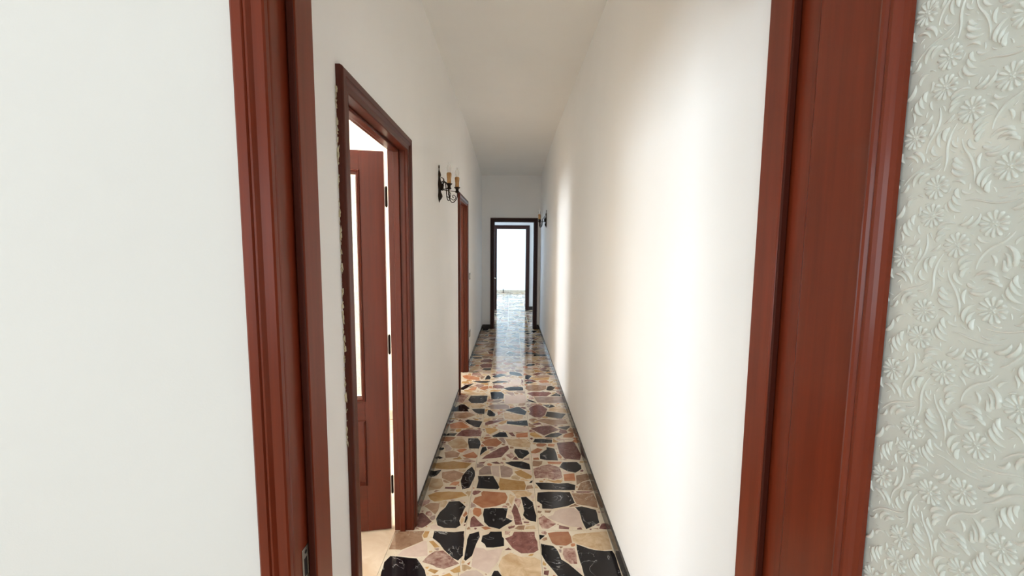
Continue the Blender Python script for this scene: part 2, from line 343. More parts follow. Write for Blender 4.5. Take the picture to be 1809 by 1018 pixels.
# ------------------------------------------------------------------ floors
STONE_DATA = """
T -615,2107 -613,2013 -547,2011 -497,2044 -450,2079 -467,2117 -459,2155 -621,2154
P -450,2072 -495,2037 -540,2009 -558,1970 -459,1962 -406,1971 -432,2077
K -611,1925 -601,1833 -598,1778 -375,1779 -385,1834 -401,1876 -430,1916 -457,1951 -592,1967
Y -381,2026 -355,2033 -397,2079 -420,2074
Y -462,2117 -449,2098 -435,2103 -430,2153 -455,2152
K -404,2098 -359,2056 -329,2011 -276,1954 -249,1938 -228,1972 -242,2156 -295,2146 -406,2155
M -413,1954 -424,1928 -368,1908 -347,1892 -309,1883 -240,1917 -283,1959 -334,2006 -375,2001 -402,1973
Y -349,1853 -334,1873 -376,1886 -385,1872
Y -257,1858 -229,1864 -236,1907 -280,1873
Y -398,1885 -387,1884 -384,1898 -403,1896
Y -358,1823 -326,1823 -329,1846 -361,1842
K -219,2090 -220,1946 -212,1936 -183,1972 -169,2052 -154,2110 -162,2152 -211,2131
K -108,2132 -139,2119 -144,2074 -123,2053 -115,2030 -77,2030 -23,2042 -24,2096 -33,2110 -37,2153 -99,2152
R 21,2121 -18,2098 21,2026 65,1989 129,1993 154,2013 153,2073 142,2112 143,2151 31,2151
P -177,1998 -181,1901 -93,1855 -48,1939 -26,2026 -111,2007 -128,2025 -170,2030
B -30,1964 -47,1906 -21,1799 150,1800 156,1842 160,1940 133,1961 64,1965 46,1973 11,1995
K -78,1847 -85,1806 -27,1806 -31,1841 -49,1874 -67,1874
O 223,2093 231,2064 249,2048 301,2046 336,2070 337,2113 328,2155 261,2152 214,2142
K 167,2088 198,2122 167,2129
K 168,1983 186,1932 235,1843 308,1815 358,1838 296,1920 265,1949 251,2014 234,2043 170,2059
M 276,1983 281,1953 308,1920 340,1920 344,1975 343,2028 284,2028
R 169,1852 189,1845 198,1876 173,1875
O -191,1909 -186,1934 -204,1917
R 17,2013 1,2031 -20,2012
M -20,2128 1,2130 11,2153 -20,2155
K 353,1993 355,1941 360,1865 361,1801 529,1802 539,1839 540,1985 533,2009 494,2007 444,2015 417,2024 357,2056
B 343,2118 341,2079 361,2060 448,2020 482,2011 536,2020 538,2114 538,2159 363,2135
R 279,2178 334,2173 338,2189 283,2209
R 378,2171 409,2171 403,2192 380,2181
R 501,2179 542,2174 548,2227 524,2222
T 497,2174 499,2184 460,2182
K -288,2790 -315,2716 -320,2645 -297,2550 -254,2572 -230,2709 -238,2778 -261,2831
K -202,2654 -208,2565 -71,2552 -60,2577 -73,2617 -106,2710 -211,2709
Y -481,2442 -453,2420 -329,2453 -259,2484 -297,2522 -379,2528 -459,2520 -505,2486
K -378,2364 -402,2321 -415,2257 -396,2202 -357,2181 -290,2179 -268,2203 -280,2241 -269,2310 -257,2371 -302,2427 -364,2421
O -175,2516 -169,2482 -208,2464 -219,2415 -157,2359 -74,2378 -20,2410 -7,2469 -22,2517 -164,2533
K -149,2299 -137,2231 -110,2193 -49,2172 24,2243 -15,2271 -4,2357 -96,2360 -145,2353
T -460,2333 -427,2297 -415,2333 -418,2404 -474,2407 -505,2375
R -506,2185 -477,2180 -459,2196 -434,2234 -501,2314 -525,2302
R -135,2198 -171,2242 -200,2287 -216,2264 -213,2187
O -205,2299 -173,2276 -157,2305 -164,2353 -203,2365 -212,2334
T -449,2683 -377,2630 -324,2676 -309,2740 -381,2781 -461,2755
B -525,2628 -510,2534 -441,2556 -427,2599 -452,2675 -526,2682
R -412,2556 -342,2553 -341,2578 -411,2578
B -1,2436 18,2385 26,2424 39,2476 7,2503
K -242,2225 -235,2264 -238,2293 -247,2275 -249,2225
R 17,2330 28,2289 38,2208 79,2211 65,2301 53,2361 36,2408
Y -67,2617 -56,2545 103,2546 113,2597 103,2649 -8,2671 -60,2686
T 108,2552 158,2568 151,2604 118,2597
K 192,2590 206,2554 255,2551 423,2549 436,2607 389,2629 325,2621 254,2632 174,2631
K 174,2431 201,2399 200,2356 261,2356 355,2382 403,2414 396,2473 388,2527 253,2530 183,2519
K 86,2392 92,2337 84,2295 101,2261 126,2241 156,2236 161,2290 152,2362 146,2418 109,2474 75,2470
P 258,2296 223,2279 237,2262 281,2234 348,2196 418,2186 414,2269 417,2333 391,2363 314,2357 273,2332
K 416,2327 418,2252 430,2175 514,2230 518,2310 518,2346 440,2379 398,2373
M 172,2222 186,2179 221,2177 268,2217 222,2267 202,2293 171,2267
T 403,2466 412,2401 483,2383 533,2364 541,2441 536,2515 398,2514
T 169,2319 185,2311 198,2331 172,2337
T 212,2320 242,2317 255,2338 213,2338
R 181,2365 190,2384 171,2380
R 2,2173 32,2186 36,2205 -3,2191
B 91,2173 151,2174 145,2206 98,2194
R 85,2224 114,2224 118,2236 86,2238
R 431,2521 508,2520 536,2536 429,2535
K 153,2631 161,2661 145,2650 134,2627
T 445,2607 489,2645 546,2676 538,2748 459,2723
T 440,2549 541,2543 539,2661 474,2630
O -501,3452 -380,3458 -337,3485 -414,3585 -446,3594 -521,3537
R -338,3301 -234,3308 -229,3396 -247,3428 -343,3444 -402,3416 -436,3316
K -449,3310 -433,3367 -506,3361 -526,3319
B -434,3100 -386,3092 -328,3111 -326,3175 -370,3261 -425,3270 -490,3192
K -325,3194 -307,3097 -232,3098 -224,3167 -233,3224 -254,3272 -331,3272
K -216,3059 -216,2990 -190,3041 -167,3077 -180,3130 -208,3121
R -70,3113 -123,3051 -174,2991 -200,2937 -131,2950 -58,2967 1,3096 -10,3151
T -467,2954 -378,2964 -369,3022 -425,3065 -488,3038
O -316,2956 -245,2949 -232,2982 -271,3049 -348,2989
Y -518,2806 -434,2792 -300,2808 -267,2877 -403,2907 -526,2874
K -514,3064 -497,3091 -509,3118 -526,3090
K -509,2934 -483,2954 -520,2979 -526,2954
K -526,2692 -493,2709 -480,2741 -469,2788 -526,2769
O -183,3140 -96,3131 -54,3197 -101,3274 -168,3264 -218,3205
B -2,3160 37,3133 158,3116 174,3190 128,3267 -34,3265
Y -188,3376 -158,3345 -92,3430 -121,3463 -208,3473
K -124,3294 -8,3295 -30,3383 -81,3388 -143,3314
R 25,3311 52,3311 30,3384 -8,3378
V -204,2722 -117,2730 -130,2840 -173,2839 -208,2779
P -109,2716 -63,2696 -71,2848 -126,2840
V -52,2696 8,2697 27,2746 24,2804 -8,2833 -63,2848
R -215,2873 -179,2874 -169,2905 -220,2885
R -96,2871 -56,2871 -89,2906 -132,2886
V -140,3059 -103,3086 -95,3109 -146,3086
M 12,2943 41,2976 25,3035 -25,3001
T -49,2926 -20,2923 -29,2967 -49,2959
R 235,3392 287,3329 326,3361 428,3437 365,3526 292,3519 183,3461
K 454,3454 489,3438 526,3494 525,3522 415,3492
K 343,3295 394,3300 443,3352 413,3388 350,3367 290,3309
O 443,3296 511,3292 538,3322 535,3395 470,3363 448,3331
O 61,3291 152,3297 156,3385 71,3368 55,3337
K 267,3196 341,3202 348,3255 273,3269 209,3268 188,3209
R 381,3030 412,2947 520,2932 542,3015 519,3223 378,3202
O 302,3145 349,3136 363,3178 310,3182
K 289,3091 233,3020 228,2945 275,2926 358,2923 358,3013 350,3105 292,3127
K 40,3053 68,2960 97,2944 154,3028 143,3071 84,3093 45,3097
O 170,3028 200,3024 230,3046 259,3090 218,3112 167,3054
O 178,2929 223,2933 217,2966 179,2961
V 112,2928 149,2928 151,2965 105,2944
K 23,2841 93,2804 151,2794 147,2873 96,2908 15,2907 -29,2887
K 357,2829 409,2775 460,2757 511,2809 515,2854 491,2904 389,2899
Y 172,3338 211,3293 275,3299 216,3386 179,3380
O 283,2875 366,2868 386,2907 277,2906
Y 60,2718 115,2677 149,2681 158,2712 81,2790 38,2767
M 176,2684 259,2692 301,2665 364,2693 364,2756 357,2829 290,2867 241,2851 171,2805
O 370,2654 444,2655 451,2750 375,2735
P -83,3452 12,3399 83,3400 161,3423 161,3478 51,3510 -31,3532 -108,3497
R 405,3241 530,3267 370,3250
K -417,4128 -377,4043 -262,4039 -229,4094 -227,4253 -401,4250
K -182,4144 -60,4172 -58,4302 -87,4363 -164,4376 -204,4354
K -526,3826 -462,3827 -378,3828 -399,3871 -381,3905 -444,4007 -479,4006 -526,3914
K -322,3808 -282,3771 -232,3772 -237,3896 -278,3901 -361,3888
K -206,3757 -184,3716 -135,3717 -128,3768 -178,3864 -204,3863
K -364,3558 -299,3490 -256,3477 -239,3602 -372,3644 -399,3614
R -209,3518 -137,3561 -32,3644 -179,3617 -212,3579
K -22,3558 81,3527 164,3514 159,3632 111,3626 43,3606 -21,3610
V -175,3891 -107,3892 1,3899 -5,3979 -40,4013 -172,4005 -211,3953
M -521,4065 -465,4042 -449,4140 -425,4256 -519,4268
O -103,3738 -55,3822 -114,3832
O -411,4413 -365,4436 -358,4530 -405,4507 -452,4434
O -272,4416 -227,4481 -241,4562 -299,4539 -333,4465
B -417,4269 -226,4286 -262,4339 -416,4364 -518,4335
T -492,3672 -402,3663 -308,3745 -376,3807 -519,3784
B -357,3916 -280,3918 -232,3987 -287,4021 -379,3973
R -526,3565 -500,3584 -492,3642 -526,3593
V -112,4060 -60,4146 -158,4108 -201,4058
V -50,4049 -55,4097 -98,4048
B -42,3668 51,3640 120,3670 134,3741 -52,3812
T 172,4474 208,4403 324,4405 406,4463 411,4582 288,4610 186,4578
R 238,4241 387,4243 452,4338 418,4379 245,4376 186,4333
K 403,4435 445,4414 478,4450 510,4524 466,4583 423,4552
K 536,4246 536,4285 500,4346 425,4257
V 269,4139 283,4066 433,4056 548,4070 548,4233 414,4231 255,4215
R 186,3902 200,3826 181,3773 235,3702 287,3692 329,3754 366,3894 321,3984 271,4018 206,3948
K 362,3950 390,3928 446,3963 424,4009 327,4007
K 332,3723 397,3694 476,3675 526,3778 430,3819 356,3834
K 73,3782 147,3752 163,3836 97,3946 71,3946 -44,3866
T 295,3586 380,3531 518,3570 511,3636 313,3663 231,3633
R 224,3524 289,3553 264,3585 203,3556
P -42,4025 55,4038 158,4064 180,4188 161,4279 96,4305 53,4238 -50,4289
V 96,4346 162,4319 164,4388 59,4373
V 30,4251 53,4304 35,4358 -51,4371
K 191,4113 229,4071 273,4060 223,4126 180,4163
B 411,3840 545,3799 538,3907 446,3963 372,3872
O -532,4830 -471,4773 -353,4775 -355,4863 -448,4921 -523,4966 -570,4919
K -263,4791 -227,4806 -224,4880 -253,4956 -275,4925 -289,4776
T -327,4790 -303,4849 -293,4909 -335,4908 -349,4848
K -345,4669 -269,4664 -218,4713 -251,4734 -386,4731 -430,4716
K -535,4436 -500,4424 -447,4527 -401,4648 -493,4592 -540,4474
Y -510,4632 -456,4660 -474,4716 -542,4714 -551,4645
K -174,4859 -129,4882 -32,4961 -108,5014 -168,4958 -209,4911
K 3,4992 93,4932 163,4934 133,5043 61,5098 -4,5088
K -180,4652 -12,4696 -39,4738 -147,4736 -204,4693
K -2,4408 150,4423 149,4512 128,4537 11,4535 -70,4482
R -377,5521 -262,5524 -223,5602 -269,5681 -355,5669 -402,5579
R -354,5266 -230,5286 -237,5449 -342,5465 -393,5390
K -293,5148 -239,5158 -236,5251 -328,5249 -353,5180
K -436,5055 -377,5105 -417,5112 -499,5062
K -486,5696 -387,5709 -396,5802 -526,5777
K -477,5352 -441,5407 -510,5434 -523,5351
B -498,5144 -411,5162 -381,5283 -436,5353 -512,5245
P -71,4752 47,4783 20,4841 -95,4824 -163,4793
P -67,4560 116,4590 109,4657 -25,4641 -121,4612
K 187,4814 219,4800 271,4936 226,4981 187,4950
K 185,4645 248,4660 276,4688 225,4729 183,4686
R 329,4952 401,5032 356,5079 279,4998
Y 318,4773 456,4790 479,4894 299,4846 269,4801
T 369,4862 485,4910 472,4971 329,4952 277,4875
K 492,4987 548,4988 504,5058 449,5033
R 432,5180 499,5267 451,5301 380,5213
K 272,5351 336,5406 329,5462 257,5460 207,5367
K 475,5115 512,5148 491,5181 452,5131
"""
rng = random.Random(11)


def area(P): return 0.5 * sum(P[i - 1][0] * P[i][1] - P[i][0] * P[i - 1][1] for i in range(len(P)))


def inside(p, P):
    c = False
    for i in range(len(P)):
        (x1, y1), (x2, y2) = P[i - 1], P[i]
        if (y1 > p[1]) != (y2 > p[1]) and p[0] < (x2 - x1) * (p[1] - y1) / (y2 - y1) + x1: c = not c
    return c


def rough_edge(P, amp, step):
    out = []
    for i in range(len(P)):
        a = P[i]; b = P[(i + 1) % len(P)]; L = math.hypot(b[0] - a[0], b[1] - a[1]); n = max(1, int(L / step))
        for k in range(n):
            t = k / n; j = amp if k else amp * 0.4
            out.append((a[0] + (b[0] - a[0]) * t + rng.uniform(-j, j), a[1] + (b[1] - a[1]) * t + rng.uniform(-j, j)))
    return out


def split(P, amax, out):
    """cut a convex polygon with random lines into pieces no bigger than amax"""
    if abs(area(P)) < amax * rng.uniform(0.45, 1.5) or len(P) < 3: out.append(P); return
    cx = sum(p[0] for p in P) / len(P); cy_ = sum(p[1] for p in P) / len(P)
    best = max(((P[i], P[j]) for i in range(len(P)) for j in range(i)), key=lambda s: math.hypot(s[0][0] - s[1][0], s[0][1] - s[1][1]))
    ang = math.atan2(best[0][1] - best[1][1], best[0][0] - best[1][0]) + PI / 2 + rng.uniform(-0.6, 0.6)
    n = (-math.sin(ang), math.cos(ang)); o = (cx + rng.uniform(-.02, .02), cy_ + rng.uniform(-.02, .02))
    d = [(p[0] - o[0]) * n[0] + (p[1] - o[1]) * n[1] for p in P]
    A, B = [], []
    for i in range(len(P)):
        p, q = P[i], P[(i + 1) % len(P)]
        (A if d[i] >= 0 else B).append(p)
        if (d[i] >= 0) != (d[(i + 1) % len(P)] >= 0):
            s = d[i] / (d[i] - d[(i + 1) % len(P)]); x = (p[0] + (q[0] - p[0]) * s, p[1] + (q[1] - p[1]) * s); A.append(x); B.append(x)
    if len(A) < 3 or len(B) < 3: out.append(P); return
    split(A, amax, out); split(B, amax, out)


def inset(P, d):
    n = len(P); out = []
    for i in range(n):
        p0, p1, p2 = P[i - 1], P[i], P[(i + 1) % n]
        a = Vector((p1[0] - p0[0], p1[1] - p0[1])); b = Vector((p2[0] - p1[0], p2[1] - p1[1]))
        if a.length < 1e-5 or b.length < 1e-5: continue
        a.normalize(); b.normalize(); na = Vector((-a.y, a.x)); nb = Vector((-b.y, b.x)); m = na + nb
        if m.length < 0.2: continue
        m = m / m.length; k = d / max(0.45, m.dot(na)); out.append((p1[0] + m.x * k, p1[1] + m.y * k))
    return out


def tile_stones(x0, x1, y0, y1, amax, gap):
    res = []; split([(x0, y0), (x1, y0), (x1, y1), (x0, y1)], amax, res); out = []
    for P in res:
        Q = inset(P, rng.uniform(gap * 0.6, gap * 1.5))
        if len(Q) > 2 and area(Q) > 0.0004: out.append(Q)
    return out


KIND = 'KKKKRROOTTBBBPPYVM'
floor = struct(boxes('floor', [(XB, XR + 0.02, Y1 - 0.06, YEB, -0.06, -0.012)], SKIRT_B),
               'polished crazy-paving marble floor of coloured stones in pale cement', 'floor')


def add_stone(P, kind, parent, name='stone'):
    bm = bmesh.new(); prism(bm, P, -0.005, -0.00004 * (len(floor.children) % 6))
    return obj(name, bm, STONES[kind], parent)


traced = []
for line in STONE_DATA.strip().splitlines():
    k, *pts = line.split()
    traced.append((k, [tuple(int(c) / 1000 for c in p.split(',')) for p in pts]))
# cement tiles, 40 by 38 cm
CX = [XB, -0.235, 0.165, XR]
RY = [2.163 + 0.38 * k for k in range(-4, 16)]
RY = [Y1 - 0.06] + [y for y in RY if Y1 + 0.05 < y < YEB - 0.05] + [YEB]
for i in range(3):
    for j in range(len(RY) - 1):
        boxes('cement_tile', [(CX[i] + 0.0008, CX[i + 1] - 0.0008, RY[j] + 0.0008, RY[j + 1] - 0.0008, -0.012, -0.0003)], CEMENT, floor)
for k, P in traced: add_stone(rough_edge(P, 0.0016, 0.03), k, floor)
count = len(traced); extra = []
for i in range(3):
    for j in range(len(RY) - 1):
        x0, x1, y0, y1 = max(CX[i], -0.525), min(CX[i + 1], 0.546), RY[j], RY[j + 1]
        if y1 > 5.7:
            for P in tile_stones(x0, x1, max(y0, 5.86), y1, 0.02, 0.007): extra.append((P[0][1], P))
        elif y0 < 1.9:
            y1 = min(y1, 1.79)
            if y1 - y0 > 0.05:
                for P in tile_stones(x0, x1, y0, y1, 0.02, 0.007): extra.append((20, P))
extra.sort(key=lambda e: e[0])
rest = bmesh.new(); rest_kind = []
stuff_mats = list(STONES); SM = {k: i for i, k in enumerate(stuff_mats)}


def stuff_object(name, polys, parent):
    """many stones joined into one object; polys = [(kind, polygon)]"""
    V, Fc, mi = [], [], []
    for k, P in polys:
        n = len(P); s = len(V)
        V += [(p[0], p[1], -0.005) for p in P] + [(p[0], p[1], 0.0) for p in P]
        Fc.append(tuple(range(s + n, s + 2 * n))); mi.append(SM[k])
        for q in range(n): Fc.append((s + q, s + (q + 1) % n, s + n + (q + 1) % n, s + n + q)); mi.append(SM[k])
    me = D.meshes.new(name); me.from_pydata(V, [], Fc)
    for k in stuff_mats: me.materials.append(STONES[k])
    me.polygons.foreach_set('material_index', mi); me.update()
    o = D.objects.new(name, me); COL.objects.link(o); o.parent = parent; o['kind'] = 'stuff'
    return o


import numpy as np
# further stones and chips grown into the cement between the traced stones, tile by tile
GR = 0.003; GX0, GY0 = -0.53, 1.75
occ = np.zeros((int(1.09 / GR), int(4.2 / GR)), bool)


def mark(P, pad):
    x0, x1 = min(p[0] for p in P), max(p[0] for p in P); y0, y1 = min(p[1] for p in P), max(p[1] for p in P)
    ia, ib = max(0, int((x0 - GX0) / GR) - 3), min(occ.shape[0], int((x1 - GX0) / GR) + 4)
    ja, jb = max(0, int((y0 - GY0) / GR) - 3), min(occ.shape[1], int((y1 - GY0) / GR) + 4)
    if ia >= ib or ja >= jb: return
    X, Y = np.meshgrid(GX0 + (np.arange(ia, ib) + .5) * GR, GY0 + (np.arange(ja, jb) + .5) * GR, indexing='ij'); c = np.zeros(X.shape, bool)
    for q in range(len(P)):
        (xa, ya), (xb, yb) = P[q - 1], P[q]
        if ya != yb: c ^= ((ya > Y) != (yb > Y)) & (X < (xb - xa) * (Y - ya) / (yb - ya) + xa)
    for _ in range(pad):
        d = c.copy(); d[1:] |= c[:-1]; d[:-1] |= c[1:]; d[:, 1:] |= c[:, :-1]; d[:, :-1] |= c[:, 1:]; c = d
    occ[ia:ib, ja:jb] |= c


for k, P in traced: mark(P, 2)
for c in CX:
    i = int((c - GX0) / GR)
    if 0 <= i < occ.shape[0]: occ[max(0, i - 1):i + 2] = True
for c in RY:
    j = int((c - GY0) / GR)
    if 0 <= j < occ.shape[1]: occ[:, max(0, j - 1):j + 2] = True
occ[:3] = True; occ[-3:] = True; occ[:, :3] = True; occ[:, int((5.86 - GY0) / GR):] = True
grown = []
for rmax, seeds in ((0.085, 500), (0.05, 900), (0.025, 1500), (0.012, 1800)):
    for _ in range(seeds):
        x, y = rng.uniform(GX0, 0.55), rng.uniform(GY0, 5.86); i, j = int((x - GX0) / GR), int((y - GY0) / GR)
        if not (0 <= i < occ.shape[0] and 0 <= j < occ.shape[1]) or occ[i, j]: continue
        n = rng.choice((9, 10, 11)) if rmax > .03 else rng.choice((5, 6, 7)); a0 = rng.random() * 6; P = []
        for q in range(n):
            a = a0 + 2 * PI * q / n + rng.uniform(-.12, .12); ca, sa = math.cos(a), math.sin(a); r = 0.0; lim = rmax * rng.uniform(.6, 1)
            while r < lim:
                r += GR; ii, jj = int((x + r * ca - GX0) / GR), int((y + r * sa - GY0) / GR)
                if not (0 <= ii < occ.shape[0] and 0 <= jj < occ.shape[1]) or occ[ii, jj]: break
            P.append((x + max(r - GR, .002) * ca, y + max(r - GR, .002) * sa))
        if area(P) < rmax * rmax * .28: continue
        mark(P, 2); grown.append((rng.choice('TTTBBBBBOOPPYYVVMR'), P))
cand = []
for y, P in extra: cand.append((abs(area(P)) / max(2.0, P[0][1]) ** 3 if P[0][1] > 2 else 0, rng.choice(KIND), rough_edge(P, 0.002, 0.04)))
for k, P in grown: cand.append((abs(area(P)) / P[0][1] ** 3, k, P))
cand.sort(key=lambda e: -e[0])
left = []
for s, k, P in cand:
    if count < 298: add_stone(P, k, floor); count += 1
    else: left.append((k, P))
stuff_object('marble_chips', left, floor)

hall_floor = struct(boxes('floor_hall', [(-2.2, 1.6, YEB, YGB, -0.06, -0.0003)], CEMENT))
polys = []
for i in range(-5, 4):
    for j in range(6):
        for P in tile_stones(i * .4 - .035, i * .4 + .365, YEB + .005 + j * .4, min(YEB + .405 + j * .4, YGB), 0.02, 0.007): polys.append((rng.choice(KIND), P))
stuff_object('marble_stones', polys, hall_floor)
far_floor = struct(boxes('floor_far_room', [(-2.4, 2.4, YGB, YF, -0.06, -0.0003)], CEMENT))
polys = []
for i in range(-5, 5):
    for j in range(10):
        y0 = YGB + j * .4; y1 = min(y0 + .4, YF - .015)
        if y1 - y0 > .1:
            for P in tile_stones(i * .4 - .035, i * .4 + .365, y0, y1, 0.02, 0.007): polys.append((rng.choice(KIND), P))
stuff_object('marble_stones', polys, far_floor)
struct(boxes('floor_camera_room', [(-2.6, 2.4, -3.2, Y1 - 0.06, -0.06, 0)], BEIGE))
side_floor = struct(boxes('floor_side_room', [(-3.8, XB, Y1, YE, -0.06, -0.004)], SKIRT_B))
tm = None
for i in range(8):
    for j in range(17):
        x1 = XB - 0.001 - i * 0.4; y0 = 0.96 + j * 0.4
        if 3.3 < y0 < 3.74: continue
        if tm is None:
            bm = bmesh.new(); box(bm, -0.3985, 0, 0, 0.3985, -0.004, 0)
            o = obj('marble_tile', bm, BEIGE, side_floor); tm = o
        else: o = tm.copy(); COL.objects.link(o)
        o.location = (x1, y0, 0)

# ------------------------------------------------------------------ door frames
PROF = [(0, 0), (0, .010), (.003, .014), (.024, .014), (.027, .017), (.031, .0205), (.035, .0205), (.037, .018), (.040, .022), (.058, .022), (.062, .020), (.065, .014), (.065, 0)]


def casing(parent, W, H, y, sgn, prof, wv, wh):
    """two mitred legs and a head round an opening 0..W, 0..H; the moulding stands proud by sgn"""
    n = len(prof)
    for nm, ends, m in (('casing_leg', [lambda a: (-a, 0), lambda a: (-a, H + a)], wv), ('casing_leg', [lambda a: (W + a, 0), lambda a: (W + a, H + a)], wv),
                        ('casing_head', [lambda a: (-a, H + a), lambda a: (W + a, H + a)], wh)):
        bm = bmesh.new(); rings = []
        for e in ends: rings.append([bm.verts.new((e(a)[0], y + sgn * b, e(a)[1])) for a, b in prof])
        for i in range(n): bm.faces.new((rings[0][i], rings[0][(i + 1) % n], rings[1][(i + 1) % n], rings[1][i]))
        bm.faces.new(rings[0][::-1]); bm.faces.new(rings[1])
        obj(nm, bm, m, parent)


def rounded_jamb(name, x0, x1, T, H, r, m, parent):
    bm = bmesh.new(); pts = [(x0, -0.004), (x1 - r if x1 <= 0 else x1, -0.004)]
    if x1 <= 0: pts = [(x0, T), (x0, -0.004)] + [(x1 - r + r * math.sin(a), -0.004 + r - r * math.cos(a)) for a in [k * PI / 12 for k in range(7)]] + [(x1, T)]
    else: pts = [(x1, T), (x0, T)] + [(x0 + r - r * math.cos(a), -0.004 + r - r * math.sin(a)) for a in [k * PI / 12 for k in range(7)]] + [(x1, -0.004)]
    prism(bm, pts, 0, H)
    return obj(name, bm, m, parent)


def door_frame(name, loc, rz, W, H, T, ys, s, prof=PROF, back=True, wv=WOOD, wh=WOODX):
    """x along the opening from its left jamb, y into the wall, stops from depth ys on"""
    e = empty(name, loc, rz); struct(e)
    rounded_jamb('jamb', -J, 0, T + 0.002, H, 0.012, wv, e)
    rounded_jamb('jamb', W, W + J, T + 0.002, H, 0.012, wv, e)
    boxes('head_jamb', [(-J, W + J, -0.002, T + 0.002, H, H + J)], wh, e, 0.002)
    y0, y1 = ys
    boxes('door_stop', [(0, s, y0, y1, 0, H)], wv, e, 0.003)
    boxes('door_stop', [(W - s, W, y0, y1, 0, H)], wv, e, 0.003)
    boxes('door_stop', [(s, W - s, y0, y1, H - s, H)], wh, e, 0.003)
    casing(e, W, H, 0, -1, prof, wv, wh)
    if back: casing(e, W, H, T, 1, prof, wv, wh)
    return e


NEAR = [(a * 0.057 / 0.065, b) for a, b in PROF]
d1 = door_frame('door_1', (DF[0], Y0, 0), 0, DF[1] - DF[0], HF, Y1 - Y0, (0.064, Y1 - Y0 + 0.004), 0.017, NEAR, back=False)
d1['label'] = 'mahogany frame of the doorway we look through, in front'
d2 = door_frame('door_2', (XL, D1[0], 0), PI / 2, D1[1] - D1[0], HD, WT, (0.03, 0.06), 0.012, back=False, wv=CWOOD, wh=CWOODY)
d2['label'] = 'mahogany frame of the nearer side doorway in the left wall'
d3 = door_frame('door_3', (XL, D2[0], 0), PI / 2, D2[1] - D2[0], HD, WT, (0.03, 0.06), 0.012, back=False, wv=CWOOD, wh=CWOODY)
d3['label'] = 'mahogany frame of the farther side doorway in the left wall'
d4 = door_frame('door_4', (DE[0], YE, 0), 0, DE[1] - DE[0], HE_D, 0.12, (0.02, 0.06), 0.012, wv=DWOOD, wh=DWOODX)
d4['label'] = 'dark wooden frame of the doorway at the corridor end'
WIDE = [(a * 1.25, b) for a, b in PROF]
d5 = door_frame('door_5', (DG[0], YG, 0), 0, DG[1] - DG[0], HG, 0.12, (0.05, 0.09), 0.012, WIDE, wv=DWOOD, wh=DWOODX)
d5['label'] = 'dark wooden frame of the farthest doorway before the bright room'
for e in (d1, d2, d3, d4, d5): e['category'] = 'door frame'

for x in (0.002, DF[1] - DF[0] - 0.015):
    boxes('weather_seal', [(x, x + 0.013, 0.058, 0.064, 0, HF - 0.017)], SEAL, d1, 0.002)
# strike plate let into the near left jamb
sp0 = empty('strike_plate', (0, 0.034, -0.075)); sp0.parent = d1
bm = bmesh.new()
for b in ((0, .0018, 0, .026, .962, .985), (0, .0018, 0, .026, .855, .877), (0, .0018, 0, .006, .877, .962), (0, .0018, .021, .026, .877, .962), (0, .0018, .006, .021, .912, .920)): box(bm, *b)
pl = obj('plate', bm, STEEL, sp0, bevel=0.0008)
boxes('keep', [(0.0001, 0.0006, .006, .021, .877, .962)], BLACK, sp0)
for z in (0.975, 0.865):
    bm = bmesh.new(); lathe(bm, [(0, .0016), (.0035, .0018), (.004, .0012), (.004, 0)], 12, Matrix.Translation((0.0014, 0.013, z)) @ Matrix.Rotation(PI / 2, 4, 'Y')); obj('screw', bm, BLACK, sp0)

# filler crumbling along the nearer casing's edge
bm = bmesh.new()
for i in range(150):
    z = rng.uniform(0.9, 2.03); a = rng.uniform(.0015, .0055); c = Vector((XL + 0.0004, D1[0] - 0.0670 - rng.uniform(0, .006), z))
    vs = [bm.verts.new(c + Vector((rng.uniform(0, 1.3) * a, rng.uniform(-1, 1) * a, rng.uniform(-2.5, 2.5) * a))) for _ in range(6)]
    bmesh.ops.convex_hull(bm, input=vs)
for v in [v for v in bm.verts if not v.link_faces]: bm.verts.remove(v)
f = obj('filler_crumbs', bm, PLASTER); f.parent = d2; f.matrix_parent_inverse = d2.matrix_basis.inverted(); f['kind'] = 'stuff'

# ------------------------------------------------------------------ door leaves


def ring_mould(bm, x0, x1, z0, z1, prof, y, sgn):
    n = len(prof)
    C = [(lambda a: (x0 + a, z0 + a)), (lambda a: (x1 - a, z0 + a)), (lambda a: (x1 - a, z1 - a)), (lambda a: (x0 + a, z1 - a))]
    R = [[bm.verts.new((c(a)[0], y + sgn * b, c(a)[1])) for a, b in prof] for c in C]
    for k in range(4):
        A, B = R[k], R[(k + 1) % 4]
        for i in range(n): bm.faces.new((A[i], A[(i + 1) % n], B[(i + 1) % n], B[i]))


